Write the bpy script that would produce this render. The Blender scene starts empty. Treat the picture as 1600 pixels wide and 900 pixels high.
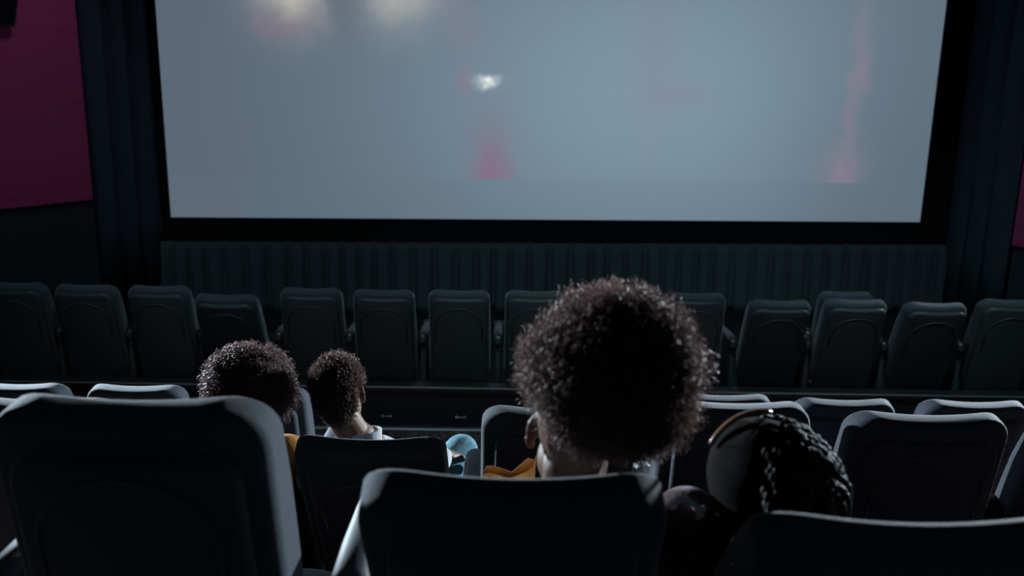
import bpy, bmesh, math, random
import numpy as np
from mathutils import Vector, Matrix, Euler

sc = bpy.context.scene
COL = sc.collection
R = math.radians

# ------------------------------------------------------------------ camera
FPX, PITCH, ROLL, CAMZ = 1300.0, R(12.4), R(0.9), 2.4
fw = Vector((0, math.cos(PITCH), -math.sin(PITCH)))
r0 = Vector((1, 0, 0)); u0 = r0.cross(fw)
rt = r0 * math.cos(ROLL) + u0 * math.sin(ROLL)
up = -r0 * math.sin(ROLL) + u0 * math.cos(ROLL)
cam = bpy.data.cameras.new('camera')
cam.sensor_width = 36.0
cam.lens = 36.0 * FPX / 1600.0
cam.clip_start = 0.02
cam.dof.use_dof = True
cam.dof.focus_distance = 2.8
cam.dof.aperture_fstop = 2.6
camo = bpy.data.objects.new('camera', cam)
m = Matrix.Identity(4)
for i in range(3):
    m[i][0], m[i][1], m[i][2] = rt[i], up[i], -fw[i]
m[2][3] = CAMZ
camo.matrix_world = m
COL.objects.link(camo)
sc.camera = camo

# ------------------------------------------------------------------ world, lights, exposure
w = bpy.data.worlds.new('world'); sc.world = w
w.use_nodes = True
w.node_tree.nodes['Background'].inputs[0].default_value = (0.3, 0.5, 0.7, 1)
w.node_tree.nodes['Background'].inputs[1].default_value = 0.004
sc.view_settings.view_transform = 'Standard'
sc.view_settings.look = 'None'
sc.view_settings.exposure = 0.0
sc.view_settings.gamma = 1.0
sc.view_settings.use_curve_mapping = False
sc.cycles.use_denoising = True
sc.cycles.max_bounces = 6
sc.cycles.sample_clamp_indirect = 2.0

def spot(name, loc, target, power, color, angle, blend=0.4, size=0.12):
    l = bpy.data.lights.new(name, 'SPOT')
    l.energy = power; l.color = color; l.spot_size = R(angle); l.spot_blend = blend
    l.shadow_soft_size = size
    o = bpy.data.objects.new(name, l)
    o.location = loc
    d = Vector(target) - Vector(loc)
    o.rotation_euler = d.to_track_quat('-Z', 'Y').to_euler()
    COL.objects.link(o)
    return o
# theatre lamps on stands at both ends of the front section, facing the audience
spot('stage_lamp_left', (-4.9, 7.1, 2.55), (-0.6, 2.2, 1.5), 4800, (0.70, 0.87, 1.0), 62, 0.5, 0.12)
spot('stage_lamp_right', (5.3, 7.3, 2.55), (0.7, 2.2, 1.5), 4200, (0.74, 0.89, 1.0), 62, 0.5, 0.12)
# added fill spots standing in for screen light bounced onto front seats and curtains
for i, x in enumerate((-3.6, -1.2, 1.3, 3.8)):
    spot('added_bounce_fill', (x, 3.9, 5.7), (x * 1.12, 7.4, 0.6), (95, 230, 290, 350)[i], (0.58, 0.90, 1.0), 62, 0.9, 0.3)
# added spots without any known fixture, brightening the coloured fabric panels
spot('added_panel_fill_left', (-3.3, 7.6, 5.6), (-4.95, 8.75, 2.2), 70, (0.85, 0.8, 1.0), 60, 1.0, 0.3)
spot('added_panel_fill_right', (4.3, 7.6, 5.6), (6.2, 9.2, 2.0), 60, (0.85, 0.8, 1.0), 50, 1.0, 0.3)

# ------------------------------------------------------------------ materials
def mat(name, col, rough=0.7, spec=0.3, metal=0.0, sheen=0.0, sheen_rough=0.4, sss=0.0,
        noise=None, bump=None, coat=0.0):
    """noise = (scale, other colour); bump = (scale, strength)"""
    M = bpy.data.materials.new(name); M.use_nodes = True
    nt = M.node_tree; b = nt.nodes['Principled BSDF']
    b.inputs['Base Color'].default_value = (*col, 1)
    b.inputs['Roughness'].default_value = rough
    b.inputs['Specular IOR Level'].default_value = spec
    b.inputs['Metallic'].default_value = metal
    b.inputs['Sheen Weight'].default_value = sheen
    b.inputs['Sheen Roughness'].default_value = sheen_rough
    b.inputs['Coat Weight'].default_value = coat
    if sss:
        b.inputs['Subsurface Weight'].default_value = sss
        b.inputs['Subsurface Radius'].default_value = (0.012, 0.004, 0.002)
        b.inputs['Subsurface Scale'].default_value = 1.0
    tc = nt.nodes.new('ShaderNodeTexCoord')
    if noise:
        n = nt.nodes.new('ShaderNodeTexNoise'); n.inputs['Scale'].default_value = noise[0]
        n.inputs['Detail'].default_value = 4
        nt.links.new(tc.outputs['Object'], n.inputs['Vector'])
        mx = nt.nodes.new('ShaderNodeMix'); mx.data_type = 'RGBA'
        mx.inputs[6].default_value = (*col, 1); mx.inputs[7].default_value = (*noise[1], 1)
        nt.links.new(n.outputs['Fac'], mx.inputs[0])
        nt.links.new(mx.outputs[2], b.inputs['Base Color'])
    if bump:
        n = nt.nodes.new('ShaderNodeTexNoise'); n.inputs['Scale'].default_value = bump[0]
        n.inputs['Detail'].default_value = 3
        nt.links.new(tc.outputs['Object'], n.inputs['Vector'])
        bp = nt.nodes.new('ShaderNodeBump'); bp.inputs['Strength'].default_value = bump[1]
        bp.inputs['Distance'].default_value = 0.004
        nt.links.new(n.outputs['Fac'], bp.inputs['Height'])
        nt.links.new(bp.outputs['Normal'], b.inputs['Normal'])
    return M

def hair_mat(name, col, back, amt=0.45, rough=0.42, spec=0.5):
    M = bpy.data.materials.new(name); M.use_nodes = True
    nt = M.node_tree; b = nt.nodes['Principled BSDF']
    out = nt.nodes['Material Output']
    b.inputs['Base Color'].default_value = (*col, 1)
    b.inputs['Roughness'].default_value = rough
    b.inputs['Specular IOR Level'].default_value = spec
    n = nt.nodes.new('ShaderNodeTexNoise'); n.inputs['Scale'].default_value = 45
    tc = nt.nodes.new('ShaderNodeTexCoord'); nt.links.new(tc.outputs['Object'], n.inputs['Vector'])
    mx = nt.nodes.new('ShaderNodeMix'); mx.data_type = 'RGBA'
    mx.inputs[6].default_value = (*[c * 0.4 for c in col], 1); mx.inputs[7].default_value = (*[c * 1.6 for c in col], 1)
    nt.links.new(n.outputs['Fac'], mx.inputs[0]); nt.links.new(mx.outputs[2], b.inputs['Base Color'])
    t = nt.nodes.new('ShaderNodeBsdfTranslucent'); t.inputs[0].default_value = (*back, 1)
    ms = nt.nodes.new('ShaderNodeMixShader'); ms.inputs[0].default_value = amt
    nt.links.new(b.outputs[0], ms.inputs[1]); nt.links.new(t.outputs[0], ms.inputs[2])
    nt.links.new(ms.outputs[0], out.inputs[0])
    return M

FABRIC = mat('charcoal_seat_fabric', (0.045, 0.052, 0.064), 0.85, 0.2, sheen=0.6, sheen_rough=0.3,
             noise=(60, (0.066, 0.075, 0.090)), bump=(420, 0.35))
CUSHION = mat('shade_darkened_seat_cloth', (0.014, 0.015, 0.018), 0.95, 0.0, noise=(60, (0.02, 0.021, 0.025)), bump=(420, 0.35))  # darker than the seat fabric: shade over the cushions put into the colour
SHELL = mat('dark_vinyl_shell', (0.035, 0.042, 0.047), 0.48, 0.4, noise=(40, (0.046, 0.053, 0.058)), bump=(300, 0.12))
PLASTIC = mat('black_plastic', (0.018, 0.02, 0.023), 0.4, 0.5, noise=(50, (0.025, 0.027, 0.03)))
ARMPAD = mat('grey_armrest_vinyl', (0.045, 0.05, 0.058), 0.6, 0.3, noise=(60, (0.055, 0.06, 0.068)))
METAL = mat('brushed_metal', (0.5, 0.52, 0.54), 0.35, 0.5, metal=1.0, noise=(80, (0.4, 0.42, 0.44)))
TRIM = mat('pale_metal_edge', (0.42, 0.45, 0.45), 0.4, 0.5, metal=0.6, noise=(80, (0.34, 0.37, 0.37)))
CURT = mat('black_teal_curtain', (0.07, 0.09, 0.098), 0.95, 0.1, noise=(6, (0.055, 0.07, 0.078)), bump=(200, 0.2))
DRAPE = mat('black_blue_drape', (0.040, 0.060, 0.076), 0.95, 0.1, noise=(6, (0.030, 0.046, 0.060)), bump=(200, 0.2))
MASK = mat('black_masking_cloth', (0.008, 0.009, 0.011), 0.95, 0.1, noise=(8, (0.011, 0.012, 0.014)))
WALL = mat('dark_teal_wall', (0.02, 0.032, 0.038), 0.9, 0.15, noise=(3, (0.025, 0.038, 0.044)), bump=(90, 0.2))
CEIL = mat('black_ceiling', (0.012, 0.013, 0.015), 0.95, 0.1, noise=(4, (0.016, 0.017, 0.019)))
LOWWALL = mat('black_low_wall', (0.012, 0.014, 0.016), 0.35, 0.5, noise=(10, (0.018, 0.02, 0.023)))

def carpet():
    M = mat('patterned_carpet', (0.02, 0.02, 0.022), 0.95, 0.1, bump=(260, 0.5))
    nt = M.node_tree; b = nt.nodes['Principled BSDF']
    tc = nt.nodes.new('ShaderNodeTexCoord')
    n = nt.nodes.new('ShaderNodeTexNoise'); n.inputs['Scale'].default_value = 26; n.inputs['Detail'].default_value = 2
    n.inputs['Distortion'].default_value = 2.0
    nt.links.new(tc.outputs['Object'], n.inputs['Vector'])
    r = nt.nodes.new('ShaderNodeValToRGB')
    e = r.color_ramp.elements
    e[0].position = 0.42; e[0].color = (0.02, 0.022, 0.025, 1)
    e[1].position = 0.66; e[1].color = (0.03, 0.03, 0.03, 1)
    for p, c in ((0.52, (0.03, 0.028, 0.03, 1)), (0.56, (0.22, 0.05, 0.05, 1)), (0.60, (0.20, 0.2, 0.18, 1))):
        x = e.new(p); x.color = c
    nt.links.new(n.outputs['Fac'], r.inputs[0]); nt.links.new(r.outputs[0], b.inputs['Base Color'])
    return M
CARPET = carpet()

def panel_mat():
    M = mat('magenta_acoustic_fabric', (0.36, 0.03, 0.12), 0.95, 0.1, bump=(300, 0.3))
    nt = M.node_tree; b = nt.nodes['Principled BSDF']
    tc = nt.nodes.new('ShaderNodeTexCoord')
    mp = nt.nodes.new('ShaderNodeMapping'); mp.inputs['Scale'].default_value = (0.8, 0.8, 40)
    nt.links.new(tc.outputs['Object'], mp.inputs[0])
    n = nt.nodes.new('ShaderNodeTexNoise'); n.inputs['Scale'].default_value = 1.0; n.inputs['Detail'].default_value = 4
    nt.links.new(mp.outputs[0], n.inputs['Vector'])
    mx = nt.nodes.new('ShaderNodeMix'); mx.data_type = 'RGBA'
    mx.inputs[6].default_value = (0.22, 0.035, 0.13, 1); mx.inputs[7].default_value = (0.44, 0.065, 0.15, 1)
    nt.links.new(n.outputs['Fac'], mx.inputs[0]); nt.links.new(mx.outputs[2], b.inputs['Base Color'])
    return M
PANEL = panel_mat()

def screen_mat():
    """the projected picture: a soft grey-blue frame with out-of-focus warm and pink shapes (object space, metres)"""
    M = bpy.data.materials.new('lit_cinema_screen'); M.use_nodes = True
    nt = M.node_tree; b = nt.nodes['Principled BSDF']
    b.inputs['Base Color'].default_value = (0.02, 0.02, 0.02, 1); b.inputs['Roughness'].default_value = 0.9
    tc = nt.nodes.new('ShaderNodeTexCoord'); sp = nt.nodes.new('ShaderNodeSeparateXYZ')
    nz = nt.nodes.new('ShaderNodeTexNoise'); nz.inputs['Scale'].default_value = 3.2; nz.inputs['Detail'].default_value = 3
    nt.links.new(tc.outputs['Object'], nz.inputs['Vector'])
    vm = nt.nodes.new('ShaderNodeVectorMath'); vm.operation = 'MULTIPLY_ADD'
    vm.inputs[1].default_value = (0.35, 0.35, 0.35)
    nt.links.new(nz.outputs['Color'], vm.inputs[0])
    off = nt.nodes.new('ShaderNodeVectorMath'); off.operation = 'SUBTRACT'; off.inputs[1].default_value = (0.175, 0.175, 0.175)
    nt.links.new(tc.outputs['Object'], off.inputs[0]); nt.links.new(off.outputs[0], vm.inputs[2])
    nt.links.new(vm.outputs[0], sp.inputs[0])
    sp0 = nt.nodes.new('ShaderNodeSeparateXYZ'); nt.links.new(tc.outputs['Object'], sp0.inputs[0])
    def math_(op, a, bb=None, c=None):
        n = nt.nodes.new('ShaderNodeMath'); n.operation = op
        for i, v in enumerate((a, bb, c)):
            if v is None: continue
            if isinstance(v, (int, float)): n.inputs[i].default_value = v
            else: nt.links.new(v, n.inputs[i])
        return n.outputs[0]
    def blob(px, pz, sx, sz, warp=True, floor=None):
        s = sp if warp else sp0
        a = math_('DIVIDE', math_('SUBTRACT', s.outputs[0], px), sx)
        c = math_('DIVIDE', math_('SUBTRACT', s.outputs[2], pz), sz)
        q = math_('ADD', math_('MULTIPLY', a, a), math_('MULTIPLY', c, c))
        v = math_('EXPONENT', math_('MULTIPLY', q, -1.0))
        if floor is not None:
            v = math_('MULTIPLY', v, math_('GREATER_THAN', sp0.outputs[2], floor))
        return v
    def mix(fac, a, col, amt=1.0):
        n = nt.nodes.new('ShaderNodeMix'); n.data_type = 'RGBA'
        nt.links.new(math_('MULTIPLY', fac, amt), n.inputs[0])
        if isinstance(a, tuple): n.inputs[6].default_value = (*a, 1)
        else: nt.links.new(a, n.inputs[6])
        n.inputs[7].default_value = (*col, 1)
        return n.outputs[2]
    c = mix(blob(6.0, 1.6, 3.4, 2.3, False), (0.098, 0.130, 0.172), (0.205, 0.300, 0.375))
    c = mix(blob(9.6, 0.0, 1.6, 3.0, False), c, (0.105, 0.150, 0.195), 0.75)
    # strip at the foot of the picture slightly darker
    c = mix(math_('LESS_THAN', sp0.outputs[2], 0.50), c, (0.125, 0.170, 0.215), 0.15)
    c = mix(blob(2.12, 2.75, 0.42, 0.30), c, (0.125, 0.165, 0.205), 0.7)
    c = mix(blob(1.62, 3.0, 0.44, 0.56), c, (0.66, 0.60, 0.52), 0.95)
    c = mix(blob(2.78, 3.0, 0.46, 0.52), c, (0.62, 0.58, 0.53), 0.95)
    c = mix(blob(2.16, 2.75, 0.24, 0.62), c, (0.115, 0.150, 0.190), 0.9)
    c = mix(blob(1.45, 2.30, 0.35, 0.15), c, (0.24, 0.14, 0.20), 0.4)
    for px, pz, sx, sz, a in ((3.45, 2.72, .22, .12, .6), (3.6, 2.35, .2, .35, .35), (3.6, 1.68, .10, .16, .5), (5.95, 2.1, .3, .9, .25), (6.3, 1.55, .35, .16, .3)):
        c = mix(blob(px, pz, sx, sz), c, (0.28, 0.18, 0.26), a * .75)
    c = mix(blob(3.95, 0.55, 0.24, 0.62, True, 0.50), c, (0.25, 0.14, 0.23), 0.75)
    for px, pz, sx, sz, a in ((8.55, 2.3, .13, .6, .4), (8.55, 1.85, .12, .2, .5), (8.5, 1.2, .12, .5, .5), (8.45, .6, .26, .3, .75)):
        c = mix(blob(px, pz, sx, sz, True, 0.50), c, (0.31, 0.22, 0.28), a * .68)
    c = mix(blob(3.90, 1.69, 0.12, 0.050, True), c, (0.85, 0.90, 0.90), 0.95)
    nt.links.new(c, b.inputs['Emission Color'])
    b.inputs['Emission Strength'].default_value = 1.0
    return M
SCREEN = screen_mat()

SKIN = mat('dark_brown_skin', (0.20, 0.095, 0.06), 0.5, 0.4, sss=0.35, noise=(70, (0.17, 0.08, 0.05)), bump=(500, 0.15))
SKIN2 = mat('deep_brown_skin', (0.17, 0.08, 0.05), 0.5, 0.4, sss=0.35, noise=(70, (0.14, 0.065, 0.042)), bump=(500, 0.15))
EYE = mat('eye_white', (0.7, 0.68, 0.64), 0.2, 0.5, noise=(30, (0.62, 0.6, 0.57)))
LIP = mat('lip_brown', (0.16, 0.06, 0.05), 0.4, 0.4, noise=(80, (0.13, 0.05, 0.04)))
HAIR_A = hair_mat('black_brown_afro_hair', (0.115, 0.076, 0.072), (0.68, 0.48, 0.44))
HAIR_B = hair_mat('black_curl_hair', (0.095, 0.07, 0.07), (0.66, 0.48, 0.46))
HAIR_C = hair_mat('short_brown_black_hair', (0.055, 0.039, 0.035), (0.62, 0.44, 0.38))
HAIR_D = hair_mat('black_twist_hair', (0.013, 0.011, 0.011), (0.05, 0.04, 0.04), 0.15, 0.6, 0.3)
HAIR_S = mat('black_matte_sleek_hair', (0.010, 0.008, 0.008), 0.9, 0.05, noise=(90, (0.006, 0.005, 0.005)), bump=(300, 0.6))
WHITE = mat('white_cotton', (0.55, 0.57, 0.60), 0.9, 0.2, noise=(40, (0.47, 0.49, 0.52)), bump=(60, 0.5))
JEANS = mat('light_blue_denim', (0.03, 0.13, 0.19), 0.9, 0.2, noise=(90, (0.24, 0.44, 0.52)), bump=(160, 0.7))
DARKPANT = mat('dark_trouser_cloth', (0.02, 0.022, 0.03), 0.9, 0.2, noise=(60, (0.028, 0.03, 0.04)), bump=(80, 0.4))
MUSTARD = mat('mustard_jacket_cloth', (0.45, 0.20, 0.05), 0.9, 0.2, noise=(70, (0.36, 0.15, 0.035)), bump=(90, 0.5))
MAROON = mat('maroon_knit', (0.085, 0.028, 0.04), 0.9, 0.2, sheen=0.2, noise=(70, (0.06, 0.02, 0.03)), bump=(120, 0.6))
SATIN = mat('amber_tortoise_headband', (0.30, 0.13, 0.05), 0.22, 0.6, coat=0.5, noise=(40, (0.12, 0.05, 0.02)))
PAPER = mat('brown_kraft_paper', (0.52, 0.24, 0.065), 0.8, 0.3, noise=(30, (0.42, 0.18, 0.045)), bump=(60, 0.5))
NAPKIN = mat('white_napkin_paper', (0.6, 0.61, 0.62), 0.9, 0.2, noise=(60, (0.5, 0.51, 0.52)))
SHOE = mat('black_shoe_leather', (0.02, 0.02, 0.02), 0.4, 0.5, noise=(60, (0.03, 0.03, 0.03)))

# ------------------------------------------------------------------ helpers
def link(name, me, material, parent=None, smooth=True):
    o = bpy.data.objects.new(name, me)
    COL.objects.link(o)
    if material and not me.materials: me.materials.append(material)
    if parent: o.parent = parent
    if smooth: me.shade_smooth()
    return o

def from_bm(name, bm, material, parent=None, smooth=True):
    bmesh.ops.recalc_face_normals(bm, faces=bm.faces)
    me = bpy.data.meshes.new(name); bm.to_mesh(me); bm.free()
    return link(name, me, material, parent, smooth)

def tag(o, label=None, cat=None, group=None, kind=None):
    if label: o['label'] = label
    if cat: o['category'] = cat
    if group: o['group'] = group
    if kind: o['kind'] = kind
    return o

def empty(name, loc, rz=0):
    o = bpy.data.objects.new(name, None); COL.objects.link(o)
    o.empty_display_size = 0.1
    o.location = loc; o.rotation_euler.z = rz
    return o

def add_box(bm, lo, hi, bev=0.0, mtx=None):
    lo = Vector(lo); hi = Vector(hi)
    g = bmesh.ops.create_cube(bm, size=1.0)
    vs = g['verts']
    for v in vs:
        v.co = Vector([(lo[i] + hi[i]) / 2 + v.co[i] * (hi[i] - lo[i]) for i in range(3)])
    if bev:
        es = list({e for v in vs for e in v.link_edges})
        n0 = set(bm.verts)
        r = bmesh.ops.bevel(bm, geom=es, offset=bev, segments=3, affect='EDGES', profile=0.5)
        vs = list({v for f in r['faces'] for v in f.verts} | {v for v in vs if v.is_valid})
    if mtx:
        bmesh.ops.transform(bm, matrix=mtx, verts=[v for v in vs if v.is_valid])

def loft(bm, rings, cap0=True, cap1=True, closed=True):
    vr = [[bm.verts.new(p) for p in r] for r in rings]
    n = len(rings[0])
    for a, b in zip(vr, vr[1:]):
        for i in range(n if closed else n - 1):
            j = (i + 1) % n
            bm.faces.new((a[i], a[j], b[j], b[i]))
    if cap0: bm.faces.new(list(reversed(vr[0])))
    if cap1: bm.faces.new(vr[-1])
    return vr

def add_tube(bm, pts, rad, n=8):
    pts = [Vector(p) for p in pts]
    if not isinstance(rad, (list, tuple)): rad = [rad] * len(pts)
    rings = []
    ref = None
    for i, p in enumerate(pts):
        t = (pts[min(i + 1, len(pts) - 1)] - pts[max(i - 1, 0)]).normalized()
        if ref is None:
            ref = t.orthogonal().normalized()
        ref = (ref - t * ref.dot(t)).normalized()
        s = t.cross(ref)
        rings.append([p + (ref * math.cos(a) + s * math.sin(a)) * rad[i] for a in [2 * math.pi * k / n for k in range(n)]])
    loft(bm, rings)

def np_mesh(name, verts, quads):
    me = bpy.data.meshes.new(name)
    nq = len(quads)
    me.vertices.add(len(verts)); me.vertices.foreach_set('co', np.asarray(verts, np.float32).ravel())
    me.loops.add(nq * 4); me.loops.foreach_set('vertex_index', np.asarray(quads, np.int32).ravel())
    me.polygons.add(nq)
    me.polygons.foreach_set('loop_start', np.arange(0, nq * 4, 4, dtype=np.int32))
    me.update(calc_edges=True)
    return me

# ------------------------------------------------------------------ room
FA, FB, FC = 0.80, 0.32, 0.0          # floor heights of the three rows
def slab(name, lo, hi, material, kind='structure', bev=0):
    bm = bmesh.new(); add_box(bm, lo, hi, bev)
    o = from_bm(name, bm, material, None, False)
    o['kind'] = kind
    return o
slab('floor', (-7.4, 3.72, -0.12), (7.4, 6.80, 0.0), CARPET)
slab('floor_front', (-7.4, 6.80, -0.40), (7.4, 11.6, -0.19), MASK)
slab('floor_tier', (-7.4, 2.36, -0.12), (7.4, 3.72, FB), CARPET)
slab('floor_tier.001', (-7.4, 1.0, -0.12), (7.4, 2.36, FA), CARPET)
slab('floor_tier.002', (-7.4, -2.6, -0.12), (7.4, 1.0, 1.38), CARPET)
slab('ceiling', (-7.6, -2.7, 6.2), (7.6, 11.7, 6.35), CEIL)
slab('wall_back', (-7.6, -2.75, -0.2), (7.6, -2.6, 6.2), WALL)
slab('wall_front', (-7.6, 11.5, -0.4), (7.6, 11.65, 6.2), MASK)

def wall_seg(name, a, b, th=0.12, z0=-0.4, z1=6.2, material=WALL, side=1):
    a = Vector((*a, 0)); b = Vector((*b, 0)); d = (b - a).normalized(); nrm = Vector((-d.y, d.x, 0)) * th * side
    bm = bmesh.new()
    loft(bm, [[Vector((p.x, p.y, z)) for p in (a, b, b + nrm, a + nrm)] for z in (z0, z1)])
    o = from_bm(name, bm, material, None, False); o['kind'] = 'structure'
    return o
LW0, LW1 = (-4.71, 9.30), (-6.98, 4.80)
wall_seg('wall_left', LW0, LW1, side=-1)
wall_seg('wall_left_rear', LW1, (-6.98, -2.6), side=-1)
RW0, RW1 = (5.99, 9.85), (7.30, 6.0)
wall_seg('wall_right', RW0, RW1, side=1)
wall_seg('wall_right_rear', RW1, (7.30, -2.6), side=1)

def wall_panel(label, a, b, t0, t1, z0, z1, side):
    a = Vector((*a, 0)); b = Vector((*b, 0)); d = (b - a).normalized(); L = (b - a).length
    n = Vector((-d.y, d.x, 0)) * side
    bm = bmesh.new()
    p, q = a + d * t0, a + d * t1
    rings = []
    for off, ins in ((0.001, 0), (0.03, 0), (0.04, 0.01)):
        pp, qq = p + d * ins + n * off, q - d * ins + n * off
        rings.append([Vector((pp.x, pp.y, z0 + ins)), Vector((qq.x, qq.y, z0 + ins)), Vector((qq.x, qq.y, z1 - ins)), Vector((pp.x, pp.y, z1 - ins))])
    loft(bm, rings)
    o = from_bm('acoustic_panel', bm, PANEL, None, False)
    tag(o, label, 'wall panel', 'magenta wall panels')
wall_panel('large magenta fabric acoustic panel on the wall left of the screen', LW0, LW1, 0.02, 2.6, 1.29, 5.4, 1)
wall_panel('sliver of magenta fabric panel on the wall at the right edge', RW0, RW1, 0.0, 2.4, 0.85, 5.4, -1)

# wall speaker whose lower corner enters at the top left
sp_e = empty('loudspeaker', (-5.14, 8.33, 3.08), R(-116.7))
tag(sp_e, 'dark loudspeaker box on the magenta panel at top left corner', 'speaker')
bm = bmesh.new()
loft(bm, [[Vector((-.30, y0, 0)), Vector((.0, y0, 0)), Vector((.0, 0.01 if y0 < .1 else y0, 0)), Vector((-.30, 0.01 if y0 < .1 else y0, 0))] for y0 in (0.06,)] +
     [[Vector((-.30, .26, .55)), Vector((0.03, .26, .55)), Vector((0.03, .01, .55)), Vector((-.30, .01, .55))]])
bmesh.ops.transform(bm, matrix=Matrix.Identity(4), verts=bm.verts)
from_bm('cabinet', bm, PLASTIC, sp_e, False)
bm = bmesh.new(); add_box(bm, (-.27, .02, .03), (-.02, .035, .5), .004)
o = from_bm('grille', bm, MASK, sp_e, False); o.rotation_euler.x = R(-20); o.location.y = .055

# ------------------------------------------------------------------ screen
SA, SB = Vector((-4.22, 10.20, 0.985)), Vector((5.33, 10.85, 0.985))
SW = (SB - SA).length; SANG = math.atan2(SB.y - SA.y, SB.x - SA.x)
SH = 4.0
scr = empty('projection_screen', SA, SANG)
tag(scr, 'large lit cinema screen with hazy blue grey picture and black surround', 'screen')
bm = bmesh.new()
loft(bm, [[Vector((0, y, 0)), Vector((SW, y, 0)), Vector((SW, y, SH)), Vector((0, y, SH))] for y in (0, .01)])
from_bm('screen_surface', bm, SCREEN, scr, False)
for nm, lo, hi in (('masking', (-.14, -.03, -.29), (SW + .45, .06, 0)), ('masking', (-.34, -.03, 0), (0, .06, SH)),
                   ('masking', (SW, -.03, 0), (SW + .45, .06, SH)), ('masking', (-.34, -.03, SH), (SW + .45, .06, SH + .3))):
    bm = bmesh.new(); add_box(bm, lo, hi, .008)
    from_bm(nm, bm, MASK, scr, False)

rng = random.Random(4)
def curtain(name, a, b, z0, z1, pitch, amp, label, parent=None, pinch=True, material=CURT):
    """hanging pleated cloth from a to b (plan), real folds"""
    a = Vector((*a, 0)); b = Vector((*b, 0)); d = (b - a).normalized(); L = (b - a).length
    n = Vector((d.y, -d.x, 0))          # towards the audience
    npl = max(1, int(round(L / pitch)))
    ss, ph = [], []
    s = 0.0
    ws = [pitch * rng.uniform(.8, 1.2) for _ in range(npl)]
    k = L / sum(ws)
    prof = ((0, 0), (.06, .75), (.16, .97), (.34, 1.0), (.54, .92), (.70, .8), (.80, .35), (.88, .02), (.94, -.02))
    cols = []
    for wdt in ws:
        am = amp * rng.uniform(.75, 1.2)
        for t, y in prof:
            cols.append((s + t * wdt * k, y * am, rng.uniform(-.5, .5)))
        s += wdt * k
    cols.append((L, 0, 0))
    rows = 9
    V, Q = [], []
    for r in range(rows):
        t = r / (rows - 1)
        z = z0 + (z1 - z0) * t
        for (s_, y, q) in cols:
            f = 1.0 - (.6 * t ** 4 if pinch else 0)
            sx = s_ + q * .015 * (1 - t)
            p = a + d * sx + n * (y * f)
            V.append((p.x, p.y, z))
    nc = len(cols)
    for r in range(rows - 1):
        for c in range(nc - 1):
            Q.append((r * nc + c, r * nc + c + 1, (r + 1) * nc + c + 1, (r + 1) * nc + c))
    me = np_mesh(name, V, Q)
    o = link(name, me, material, parent)
    md = o.modifiers.new('thickness', 'SOLIDIFY'); md.thickness = 0.006
    tag(o, label, 'curtain', 'dark curtains around the screen')
    return o
sd = (SB - SA).normalized()
sn = Vector((sd.y, -sd.x, 0))
p0 = SA + sd * -0.6 + sn * 0.07; p1 = SB + sd * 0.65 + sn * 0.07
curtain('stage_skirt', (p0.x, p0.y), (p1.x, p1.y), -0.19, 0.70, 0.235, 0.11, 'low pleated dark skirt curtain below the cinema screen')
q0 = SA + sd * -0.10 + sn * 0.06
curtain('side_drape', (-4.80, 9.47), (q0.x, q0.y), 0.2, 6.1, 0.26, 0.06, 'tall dark drape hanging left of the cinema screen', pinch=False, material=DRAPE)
q1 = SB + sd * 0.36 + sn * 0.06
curtain('side_drape', (q1.x, q1.y), (5.97, 9.9), -0.19, 6.1, 0.34, 0.05, 'tall dark drape hanging right of the cinema screen', pinch=False, material=DRAPE)

# ------------------------------------------------------------------ low wall and floor edging
bm = bmesh.new(); add_box(bm, (-6.2, 5.905, 0.0), (6.6, 5.985, 0.30))
o = from_bm('wall_low', bm, LOWWALL, None, False); o['kind'] = 'structure'
bm = bmesh.new(); add_box(bm, (-6.2, 5.885, 0.30), (6.6, 6.005, 0.342), .006)
cap = from_bm('wall_cap', bm, LOWWALL, o, False)
bm = bmesh.new(); add_box(bm, (-6.2, 5.880, 0.331), (6.6, 5.8855, 0.340))
from_bm('cap_edge', bm, TRIM, cap, False)
bm = bmesh.new(); add_box(bm, (-6.2, 5.86, 0.0), (6.6, 5.90, 0.016), .004)
o = from_bm('trim_1', bm, TRIM, None, False); o['kind'] = 'structure'
bm = bmesh.new(); add_box(bm, (-1.355, 5.0, 0.0), (-1.335, 5.86, 0.012), .003)
o = from_bm('trim_2', bm, TRIM, None, False); o['kind'] = 'structure'
for x, lab in ((-0.925, 'small metal bracket low on dark kerb wall, nearer the short-haired man'), (-0.37, 'small metal bracket low on dark kerb wall, nearer the afro')):
    e = empty('wall_bracket', (x, 5.905, 0.105)); tag(e, lab, 'bracket', 'metal brackets on the low wall')
    bm = bmesh.new(); add_box(bm, (-.032, -.022, -.004), (.032, -.016, .004), .002); from_bm('bar', bm, METAL, e)
    for s in (-1, 1):
        bm = bmesh.new(); add_tube(bm, [(s * .032, 0, 0), (s * .032, -.03, 0), (s * .032, -.034, 0)], [.011, .011, .006], 8); from_bm('end', bm, METAL, e)

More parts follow.
